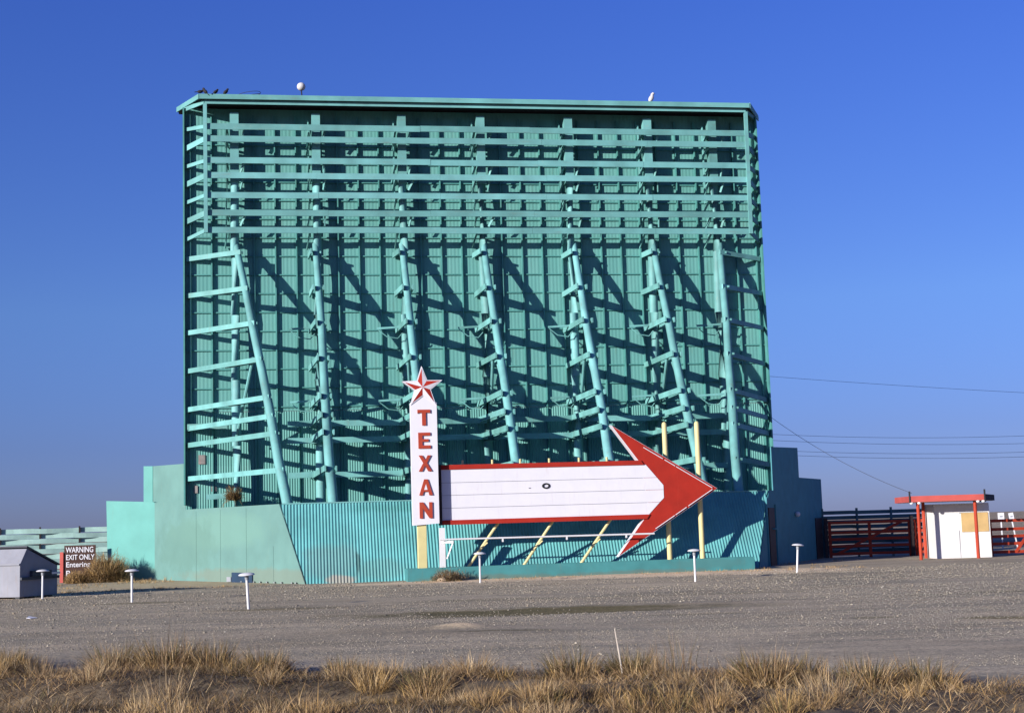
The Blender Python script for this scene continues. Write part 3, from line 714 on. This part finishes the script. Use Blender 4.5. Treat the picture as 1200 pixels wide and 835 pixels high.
# ------------------------------------------------------------------ red gates
def gate(p, q, h, label, diag, name='pole_gate', posts=True):
    p, q = Vector((*p,0)), Vector((*q,0)); L_ = (q-p).length; rz = math.atan2((q-p).y,(q-p).x)
    G = thing(name, label, 'gate', p, rz)
    for z in (.18,.55,.88,1.2,h): MB().beam((0,0,z),(L_,0,z),.05,.13).build('rail', M['gatered'], G)
    for x in (.06, L_*.5, L_-.06): MB().box((x,.06,h/2),(.14,.07,h+.1)).build('upright', M['gatered'], G)
    for a, b in diag: MB().beam((a*L_,-.05,.2),(b*L_,-.05,h),.05,.12).build('diagonal', M['gatered'], G)
    MB().box((-.12,0,h/2+.1),(.16,.16,h+.3)).build('gate_post', M['doorbrown'], G)
    return G
gate((15.15,69.85),(19.05,69.45),1.68,'red rail gate in deep shade beside the end wall door',((.1,.9),))
gate((19.2,69.4),(20.5,69.2),1.68,'sunlit red rail gate close against the booth side',((.1,.9),))
gate((21.25,64.6),(25.8,65.2),1.58,'red rail gate right of the booth, half in booth shadow',((.26,.5),(.74,.5)))

# small signs far out in the lot
for x, lab, w in ((26.32,'square white sign on a stake beyond the right gate, nearer the booth',.34),(27.12,'narrow tilted white sign on a stake beyond the right gate, farther from the booth',.26)):
    t = thing('stake_sign', lab, 'sign', (x,78,0), .0, 'white stake signs beyond the gate')
    MB().box((0,-.04,1.72),(w,.03,.40)).build('board', M['white'], t); MB().box((0,0,.8),(.06,.05,1.9)).build('stake', M['lampwhite'], t)
    if w < .3: t.rotation_euler = (0,R(-8),0)
    MB().box((0,-.06,1.72),(w*.45,.01,.06)).build('marking', M['grey'], t)

# ------------------------------------------------------------------ birds and roof fittings
def bird(name, loc, rz, s, mat, label, cat, group=None, upright=.5):
    t = thing(name, label, cat, loc, rz, group); t.scale = (s,s,s)
    m = Matrix.Rotation(-upright, 3, 'Y')
    b = MB()
    b.ell((0,0,.11),(.13,.07,.075), 14, 10, m); hx = .10*math.cos(upright)+.02; hz = .11+.13*math.sin(upright)+.045
    b.ell((hx,0,hz),(.046,.042,.044), 12, 8); b.ell((hx-.03,0,hz-.045),(.05,.045,.065),12,8)
    b.lathe([(.012,0),(.0,.035)], (hx+.04,0,hz), 6, ax=Matrix.Rotation(PI/2,3,'Y'))
    b.build('body', mat, t, smooth=True)
    tl = MB(); d = m @ Vector((-1,0,0)); q0 = Vector((0,0,.11)) + d*.08; q1 = Vector((0,0,.11)) + d*.25
    tl.beam(q0,q1,.06,.022); tl.build('tail', mat, t)
    lg = MB(); lg.tube([(.01,.025,.06),(.015,.025,0)],.006,5); lg.tube([(.01,-.025,.06),(.015,-.025,0)],.006,5); lg.build('legs', mat, t)
    return t
RT = 22.0
for u, rz, s, up, lab in ((.80,.2,1.0,.15,'dark bird crouching at the far left roof corner'),(1.04,2.6,1.1,.8,'dark bird standing tall, second from the roof corner'),(1.5,.5,1.0,.6,'dark bird with hunched back, third from the roof corner'),(1.96,.3,1.05,.75,'dark bird perched last in the row, farthest from the roof corner')):
    bird('dark_bird', W3(u, 1.55, RT+.18), rz+YAW, s, M['bird'], lab, 'bird', 'dark birds on the roof edge', up)
bird('white_bird', W3(22.2, 1.5, RT+.18), PI*.1, 1.55, M['dove'], 'plump white bird perched on the right of the roof edge', 'bird', upright=1.05)
Gl = thing('globe_lamp', 'white globe on a short stem on the roof edge', 'lamp', W3(5.42, 1.4, 22.0), 0)
MB().ell((0,0,.66),(.20,.2,.19),18,12).build('globe', M['dove'], Gl, smooth=True)
MB().tube([(0.02,0,0),(.02,0,.3),(0,0,.5)], .03, 8).build('stem', M['darkroof'], Gl); MB().box((0,0,.02),(.7,.1,.05)).build('base', M['darkroof'], Gl)
mb = MB()
for k in range(3): mb.tube([(.55*math.cos(a)*(1+.05*k), .3*math.sin(a), .05*k + .12*(1+math.sin(a*1.0+k))) for a in np.linspace(0,2*PI,28)], .012, 5)
tag(mb.build('wire_coil', M['wire']), 'loose coil of wire lying on the roof edge', 'wire coil').location = W3(2.95, 1.3, 22.02)
tg = MB(); 
tg.tube([(0,0,.03),(1.6,.1,.02),(2.6,-.05,.03)], .015, 5)
# ------------------------------------------------------------------ overhead lines
def sag(p, q, s, n=24):
    p, q = Vector(p), Vector(q); return [p.lerp(q, t) - Vector((0,0,s*4*t*(1-t))) for t in np.linspace(0,1,n)]
for z0, z1, s, lab in ((11.9,8.55,.25,'overhead wire, highest and alone in the sky right of the screen'),
                       (8.1,7.1,.85,'overhead wire, uppermost of the four sagging together'),
                       (7.7,6.45,.75,'overhead wire, second from top of the four sagging together'),
                       (7.05,6.0,.78,'overhead wire, second from bottom of the four sagging together'),
                       (6.85,5.75,.85,'overhead wire, lowest of the four sagging together')):
    tag(MB().tube(sag((8,90,z0),(44,90,z1),s), .010, 5).build('overhead_wire', M['wire']), lab, 'wire', 'overhead wires')
tag(MB().tube(sag(W3(27.8,-1.0,7.35),(17.25,62.4,2.9),.35), .010, 5).build('guy_wire', M['wire']), 'slanting wire from the screen edge down to the booth roof', 'wire')

# ------------------------------------------------------------------ plants
class Blades:
    def __init__(s): s.V = []; s.F = []; s.C = []; s.n = 0
    def add(s, base, az, lean, L, w, col, curve=.5):
        """arrays: a tapering bent strip per blade, five points"""
        k = len(L); t = np.array([0,.5,1.0]); d = np.stack([np.cos(az), np.sin(az)],1)
        pts = []
        for tt in t:
            a = lean*(1+curve*tt*1.2); r = L*tt*np.sin(a); h = L*tt*np.cos(a)
            pts.append(np.concatenate([base[:,:2]+d*r[:,None], (base[:,2]+h)[:,None]],1))
        pa = RNG.uniform(0, PI, k); sd = np.stack([np.cos(pa), np.sin(pa), np.zeros(k)],1)*w[:,None]*.5
        v = np.stack([pts[0]-sd, pts[0]+sd, pts[1]+sd*.8, pts[1]-sd*.8, pts[2]],1).reshape(-1,3)
        i0 = s.n + np.arange(k)*5
        q = np.stack([i0,i0+1,i0+2,i0+3],1); tr = np.stack([i0+3,i0+2,i0+4],1)
        s.V.append(v); s.F.append((q,tr)); s.C.append(np.repeat(col,5,0)); s.n += 5*k
    def build(s, name, parent=None):
        V = np.concatenate(s.V); Q = np.concatenate([f[0] for f in s.F]); Tr = np.concatenate([f[1] for f in s.F])
        C = np.concatenate(s.C); me = bpy.data.meshes.new(name)
        me.vertices.add(len(V)); me.vertices.foreach_set('co', V.astype(np.float32).ravel())
        loops = np.concatenate([Q.ravel(), Tr.ravel()]); me.loops.add(len(loops)); me.loops.foreach_set('vertex_index', loops.astype(np.int32))
        nf = len(Q)+len(Tr); me.polygons.add(nf)
        st = np.concatenate([np.arange(len(Q))*4, len(Q)*4+np.arange(len(Tr))*3]); me.polygons.foreach_set('loop_start', st.astype(np.int32))
        try: me.polygons.foreach_set('loop_total', np.concatenate([np.full(len(Q),4), np.full(len(Tr),3)]).astype(np.int32))
        except Exception: pass
        me.update(calc_edges=True); me.validate()
        a = me.color_attributes.new('tint', 'FLOAT_COLOR', 'POINT')
        a.data.foreach_set('color', np.concatenate([C, np.ones((len(C),1))],1).astype(np.float32).ravel())
        me.materials.append(M['veg']); o = bpy.data.objects.new(name, me); COL.objects.link(o)
        if parent: o.parent = parent
        return o
PAL = {'gold': (.37,.235,.095), 'straw': (.43,.315,.18), 'tan': (.32,.21,.115), 'olive': (.11,.092,.040), 'grey': (.19,.16,.13), 'brown': (.14,.087,.045)}
def clump(B, x, y, n, rad, L, kind, lean=.45, w=.012, squash=1.0):
    r = rad*np.sqrt(RNG.random(n)); a = RNG.random(n)*2*PI
    bx, by = x + r*np.cos(a), y + r*np.sin(a)*squash
    bz = np.array([gz(p, q) for p, q in zip(bx, by)]) - .02
    az = a + RNG.normal(0,.9,n); ln = np.abs(RNG.normal(lean,.28,n))*(.4+r/rad)
    ll = L*RNG.uniform(.45,1.1,n)*(1-.35*r/rad)
    pick = np.array([PAL[k] for k in kind]); c = pick[RNG.integers(0,len(kind),n)]*RNG.uniform(.65,1.3,n)[:,None]
    B.add(np.stack([bx,by,bz],1), az, ln, ll, w*RNG.uniform(.6,1.4,n), c)
G = Blades()
rnd = random.Random(5)
def cover(x, y): return noise.noise((x*.45,y*.5,2.2)) + .5*noise.noise((x*1.3,y*1.3,5.2))
KINDS = (['gold','straw','tan'],['gold','tan','brown'],['straw','tan','grey'],['olive','gold','brown'],['gold','gold','straw'],['straw','straw','tan'])
def tussock(x, y, rad, L, n, kind, w=.0058):
    n = int(n*1.35)
    r = rad*.45*np.sqrt(RNG.random(n)); a = RNG.random(n)*2*PI
    bx, by = x + r*np.cos(a), y + r*np.sin(a)
    bz = np.array([gz(p, q) for p, q in zip(bx, by)]) - .02
    ln = np.abs(RNG.normal(.12,.22,n)) + 1.0*RNG.random(n)**1.3
    ll = L*RNG.uniform(.35,1.0,n)*(1.05-.25*RNG.random(n)) * np.where(RNG.random(n)>.94,1.35,1)
    c = np.array([PAL[k] for k in kind])[RNG.integers(0,len(kind),n)]*RNG.uniform(.6,1.35,n)[:,None]
    G.add(np.stack([bx,by,bz],1), a + RNG.normal(0,.8,n), ln, ll, w*RNG.uniform(.6,1.5,n), c, RNG.uniform(.1,.9))
placed = []
for _ in range(5000):
    x = rnd.uniform(-11.5,10.5); y = rnd.uniform(14.0,25)
    if abs(x) > y*.40+.8: continue
    q = verge_edge(x) - y; c = cover(x, y)
    band = max(0., min(1., (q+.1)/.9))*max(0., min(1., (4.9-q)/1.6))
    if x > 2.4: band *= max(.2, 1-(x-2.4)/3.2)*(.3 if noise.noise((x*.5,y*.9,21.)) < -.05 else 1)
    if rnd.random() > band*(.45+1.2*c): continue
    if x < -.8 and 16.2 < y < 19.4 + .12*(x+5) and rnd.random() < .8: continue      # the bare, shaded ditch
    if any((x-a)**2+(y-b)**2 < .16 for a, b in placed): continue
    placed.append((x, y))
    if rnd.random() < .42: continue
    big = (1.3 if x < -3 else 1)*rnd.uniform(.6,1.15)*(.75+.6*max(-.3,c))
    tussock(x, y, .46*big, .42*big, int(300*big), rnd.choice(KINDS))
# low wispy grass in between
for _ in range(900):
    x = rnd.uniform(-11.5,10.5); y = rnd.uniform(14.0,25.5); q = verge_edge(x) - y
    if abs(x) > y*.42+.8 or q < -.8 or rnd.random() > (.35+.8*cover(x*1.4,y*1.4))*(1 if x < 3 else .45): continue
    clump(G, x, y, rnd.randint(40,90), rnd.uniform(.15,.4), rnd.uniform(.06,.18), rnd.choice(KINDS), rnd.uniform(.6,1.3), .007)
# tussocks close to the road at the very bottom
for _ in range(420):
    x = rnd.uniform(-8,8); y = rnd.uniform(14.2,16.6)
    if cover(x*1.2,y*1.4) < (-.05 if x < 3 else .2): continue
    tussock(x, y, rnd.uniform(.15,.4), rnd.uniform(.12,.34), 110, rnd.choice(KINDS), .007)
# dark-topped taller tussocks
for x, y, L, rad in ((-9.6,23.0,.62,.8),(-8.9,22.6,.56,.7),(-7.9,22.3,.40,.6),(-6.0,21.4,.60,.7),(-5.2,21.2,.64,.7),(-4.5,21.2,.58,.6),(-3.6,20.6,.42,.6),(-2.3,19.6,.36,.6),(.7,18.7,.50,.6),(1.5,18.5,.44,.6),(2.9,17.2,.50,.5),(3.4,17.4,.46,.5),(4.0,16.6,.48,.5),(-1.2,18.6,.34,.6),(4.7,16.7,.42,.6)):
    tussock(x, y, rad*1.1, L, 700, ['gold','tan','straw','brown'], .008)
    tussock(x-.1, y+.2, rad*.9, L*1.1, 420, ['olive','olive','brown','olive'], .009)
# tall dark seed stalks
for x, y, L in ((1.95,18.2,.95),(2.1,18.3,.8),(1.8,18.1,.75),(2.3,18.1,.6),(4.0,17.2,.6),(-5.0,21.5,.75)):
    clump(G, x, y, 30, .16, L, ['brown','olive','brown','tan'], .3, .006)
# flattened straw everywhere on the verge
n = 190000; x = RNG.uniform(-11,10.5,n); y = RNG.uniform(14.0,25,n)
keep = np.array([yy < verge_edge(xx)+.1 and not (xx < -.8 and 16.2 < yy < 19.2 + .12*(xx+5) and RNG.random() < .25) and not (xx > 2.6 and RNG.random() < .5) and abs(xx) < yy*.42+.5 and noise.noise((xx*.9,yy*.9,4.)) > -.35+.5*RNG.random()-.25 for xx, yy in zip(x, y)]); x, y = x[keep], y[keep]; n = len(x)
hump = np.array([max(0., .5+cover(a*1.6,b*1.6)) for a,b in zip(x,y)])
z = np.array([gz(a,b) for a,b in zip(x,y)])+.004+RNG.random(n)**2*.10*hump
patch = np.array([noise.noise((a*.6,b*.9,12.)) for a,b in zip(x,y)])
ditch_shade = (x < -.8) & (y > 16.2) & (y < 19.2+.12*(x+5))  # blades here lean to darker tones, the ditch's shade put into their colour
c = np.array([PAL[k] for k in ('straw','tan','grey','gold','brown','olive')])[np.where(patch+RNG.normal(0,.25,n)-.5*ditch_shade > -.12, RNG.choice([0,1,3,4,1],n), RNG.choice([2,4,5,1,4],n))]*RNG.uniform(.5,1.25,n)[:,None]*np.clip(1+patch*.7,.45,1.3)[:,None]
G.add(np.stack([x,y,z],1), RNG.random(n)*2*PI, RNG.uniform(.6,1.45,n), RNG.uniform(.06,.22,n)*(.6+.8*hump), np.full(n,.0075), c, RNG.uniform(-.2,.6,n))
# thin grass at the edge of the drive and round the buildings
for u0, u1, v0, v1, cnt, L in ((-4,4,8.6,10.2,40,.16),(9,23,11.3,13.0,60,.14),(22,27,9,15,40,.16),(-9,-3,0,13,60,.2),(-3,-.5,-3,2,30,.25),(24.5,29,2,7,16,.2)):
    for _ in range(cnt):
        q = W3(rnd.uniform(u0,u1), rnd.uniform(v0,v1)); clump(G, q.x, q.y, 26, .3, L*rnd.uniform(.5,1.3), ['tan','straw','gold'], .6, .02)
go2 = G.build('dry_grass'); go2['kind'] = 'stuff'

def tumbleweed(name, x, y, z, rx, rz_, n, kinds, label, w=.02):
    t = Blades(); a = RNG.random(n)*2*PI; cz = RNG.random(n)
    r = RNG.random(n)**.5
    # stems start low in the middle and arch outward; twigs fill the shell
    bx, by = .45*rx*r*np.cos(a), .45*rx*r*np.sin(a)
    pick = np.array([PAL[k] for k in kinds]); c = pick[RNG.integers(0,len(kinds),n)]*RNG.uniform(.6,1.3,n)[:,None]
    t.add(np.stack([bx,by,np.full(n,-.02)],1), a+RNG.normal(0,.5,n), np.abs(RNG.normal(.5,.35,n)), rz_*RNG.uniform(.5,1.1,n), np.full(n,w), c, .7)
    m = n*2; a = RNG.random(m)*2*PI; ph = np.arccos(RNG.random(m)); rr = RNG.uniform(.45,1,m)*(1+.22*np.sin(a*3+1)+.15*np.sin(a*5)*np.sin(ph*4))
    P0 = np.stack([rx*rr*np.sin(ph)*np.cos(a), rx*.8*rr*np.sin(ph)*np.sin(a), rz_*.85*rr*np.cos(ph)],1)
    c = pick[RNG.integers(0,len(kinds),m)]*RNG.uniform(.6,1.3,m)[:,None]
    t.add(P0, a+RNG.normal(0,1.,m), np.abs(RNG.normal(.7,.5,m)), rz_*RNG.uniform(.15,.34,m), np.full(m,w*.9), c, .6)
    o = t.build(name); o.location = (x,y,z); return tag(o, label, 'dry bush')
tumbleweed('dry_bush', -19.2,66.9,0, 1.0,1.3, 2600, ['gold','straw','tan','gold','brown'], 'big golden dry bush in front of the brown warning sign', .022)
tumbleweed('dry_bush', -20.3,66.3,0, .75,.62, 1000, ['gold','tan','gold'], 'low golden dry bush at the foot of the brown warning sign', .022)
q = W3(10.6,11.75); tumbleweed('dead_weed', q.x, q.y, 0, .75,.5, 600, ['olive','brown','grey','tan'], 'dark dead weed lying against the planter below the pylon', .02)
q = W3(2.15,1.15); tumbleweed('tumbleweed', q.x, q.y, 3.55, .42,.75, 260, ['brown','gold','brown'], 'brown tumbleweed caught on a rail high behind the dull end wall', .02)
q = W3(10.35,12.0); tag(MB().ell((0,0,.05),(.2,.12,.1),8,5).build('crumpled_paper', M['tan'], smooth=True), 'crumpled tan paper bag by the dead weed', 'litter').location = (q.x,q.y,0)
# a bleached stake in the verge and scraps of litter
mb = MB().tube([(0,0,-.1),(-.06,.02,.35),(-.10,.0,.62)], [.014,.012,.007], 7)
tag(mb.build('bleached_stick', M['stick']), 'pale bleached stick standing in the dry grass', 'stick').location = (1.30,18.4,gz(1.30,18.4))
for x, y, rz, lab in ((-14.6,36.6,.3,'white paper scrap on the gravel at the left edge'),(-12.7,37.5,1.2,'bluish white paper scrap lying right of the left edge scrap')):
    o = MB().add([(-.13,-.07,.02),(.13,-.08,.02),(.14,.07,.04),(0,.08,.07),(-.12,.07,.03)], [(0,1,2,3,4)]).build('paper_scrap', M['white'])
    sm = o.modifiers.new('solid','SOLIDIFY'); sm.thickness = .01
    tag(o, lab, 'litter'); o.location = (x,y,gz(x,y)); o.rotation_euler = (0,0,rz)
# loose stones scattered over the lot
n = 70000; t_ = RNG.random(n); y = 19.0 + 37*t_**1.35; x = RNG.uniform(-.42,.42,n)*y
def in_soil(a, b):
    u = (a-OX)*CY + (b-OY)*SY; v = (a-OX)*SY - (b-OY)*CY
    return 7 < u < 27 and v < 14.6
keep = np.array([b > verge_edge(a)-.8 and (not in_soil(a, b) or RNG.random() < .15) and noise.noise((a*.12,b*.3,6.)) > -.45*RNG.random()-.05 for a, b in zip(x, y)]); x, y = x[keep], y[keep]; n = len(x)
sz = RNG.uniform(.55,1.25,n)*.00046*y*(1+.9*(RNG.random(n) > .97))
z = np.array([gz(a,b) for a,b in zip(x,y)]) + sz*.2
oct_ = np.array([(1.2,0,0),(-.1,.9,0),(-1,.1,0),(.1,-.8,0),(.2,.1,.85),(0,0,-.5)])
an = RNG.random(n)*2*PI; ca, sa = np.cos(an), np.sin(an)
pv = oct_[None]*sz[:,None,None]*RNG.uniform(.7,1.3,(n,1,3))
V = np.stack([pv[...,0]*ca[:,None]-pv[...,1]*sa[:,None]+x[:,None], pv[...,0]*sa[:,None]+pv[...,1]*ca[:,None]+y[:,None], pv[...,2]+z[:,None]],2).reshape(-1,3)
tri = np.array([(0,1,4),(1,2,4),(2,3,4),(3,0,4),(1,0,5),(2,1,5),(3,2,5),(0,3,5)])
Fa = (tri[None]+6*np.arange(n)[:,None,None]).reshape(-1,3)
me = bpy.data.meshes.new('loose_stones'); me.vertices.add(len(V)); me.vertices.foreach_set('co', V.astype(np.float32).ravel())
me.loops.add(Fa.size); me.loops.foreach_set('vertex_index', Fa.astype(np.int32).ravel())
me.polygons.add(len(Fa)); me.polygons.foreach_set('loop_start', (np.arange(len(Fa))*3).astype(np.int32)); me.update(calc_edges=True)
sc_ = np.array([(.19,.165,.13),(.26,.225,.175),(.11,.098,.082),(.36,.315,.25),(.23,.185,.13),(.42,.38,.32)])[RNG.choice(6,n,p=[.31,.28,.22,.075,.105,.01])]*RNG.uniform(.8,1.2,n)[:,None]
at = me.color_attributes.new('tint','FLOAT_COLOR','POINT'); at.data.foreach_set('color', np.repeat(np.concatenate([sc_,np.ones((n,1))],1),6,0).astype(np.float32).ravel())
smat, snt, sb = newmat('stone'); an_ = N(snt,'ShaderNodeAttribute',attribute_name='tint'); snt.links.new(an_.outputs['Color'], sb.inputs['Base Color']); sb.inputs['Roughness'].default_value = .9
me.materials.append(smat); st = bpy.data.objects.new('loose_stones', me); COL.objects.link(st); st['kind'] = 'stuff'

# ------------------------------------------------------------------ light, sky, camera
HEAD, ELEV = R(43), R(14)
sl_ = bpy.data.lights.new('sun', 'SUN'); sl_.energy = 5.0; sl_.angle = R(.5); sl_.color = (1, .95, .86)
so = bpy.data.objects.new('sun', sl_); COL.objects.link(so)
ld = Vector((math.cos(HEAD)*math.cos(ELEV), math.sin(HEAD)*math.cos(ELEV), -math.sin(ELEV)))
so.rotation_euler = ld.to_track_quat('-Z', 'Y').to_euler()
w = bpy.data.worlds.new('World'); SC.world = w; w.use_nodes = True
nt = w.node_tree; bg = nt.nodes['Background']
sky = nt.nodes.new('ShaderNodeTexSky'); sky.sky_type = 'NISHITA'; sky.sun_disc = False
sky.sun_elevation = ELEV
# Blender: sun_rotation 0 puts the sun on +Y, turning clockwise seen from above
sv = -ld; sky.sun_rotation = math.atan2(sv.x, sv.y)
sky.air_density = 1.0; sky.dust_density = .6; sky.ozone_density = 3.0; sky.altitude = 900
tc = nt.nodes.new('ShaderNodeTexCoord'); sp = nt.nodes.new('ShaderNodeSeparateXYZ'); nt.links.new(tc.outputs['Generated'], sp.inputs[0])
tint = ramp(nt, sp.outputs[2], [(0,(.36,.42,.98)),(.06,(.40,.46,.96)),(.15,(.54,.66,1.14)),(.36,(.46,.64,1.46)),(1,(.45,.65,1.3))])
nt.links.new(mix(nt, 1., sky.outputs[0], tint, 'MULTIPLY'), bg.inputs[0]); bg.inputs[1].default_value = .068

cam = bpy.data.cameras.new('camera'); co = bpy.data.objects.new('camera', cam); COL.objects.link(co); SC.camera = co
cam.sensor_width = 36; cam.lens = 36*1667/1200; cam.clip_end = 20000; cam.clip_start = .1
p_, r_ = R(6.795), R(-1.755)
fwd = Vector((0,math.cos(p_),math.sin(p_))); up0 = Vector((0,-math.sin(p_),math.cos(p_))); rt0 = Vector((1,0,0))
rt = rt0*math.cos(r_) + up0*math.sin(r_); up = -rt0*math.sin(r_) + up0*math.cos(r_)
co.matrix_world = Matrix(((rt.x,up.x,-fwd.x,0),(rt.y,up.y,-fwd.y,0),(rt.z,up.z,-fwd.z,2.0),(0,0,0,1)))
SC.view_settings.view_transform = 'Standard'; SC.view_settings.look = 'None'
SC.view_settings.exposure = .80; SC.view_settings.gamma = 1; SC.view_settings.use_curve_mapping = False
SC.render.resolution_x = 1024; SC.render.resolution_y = 712
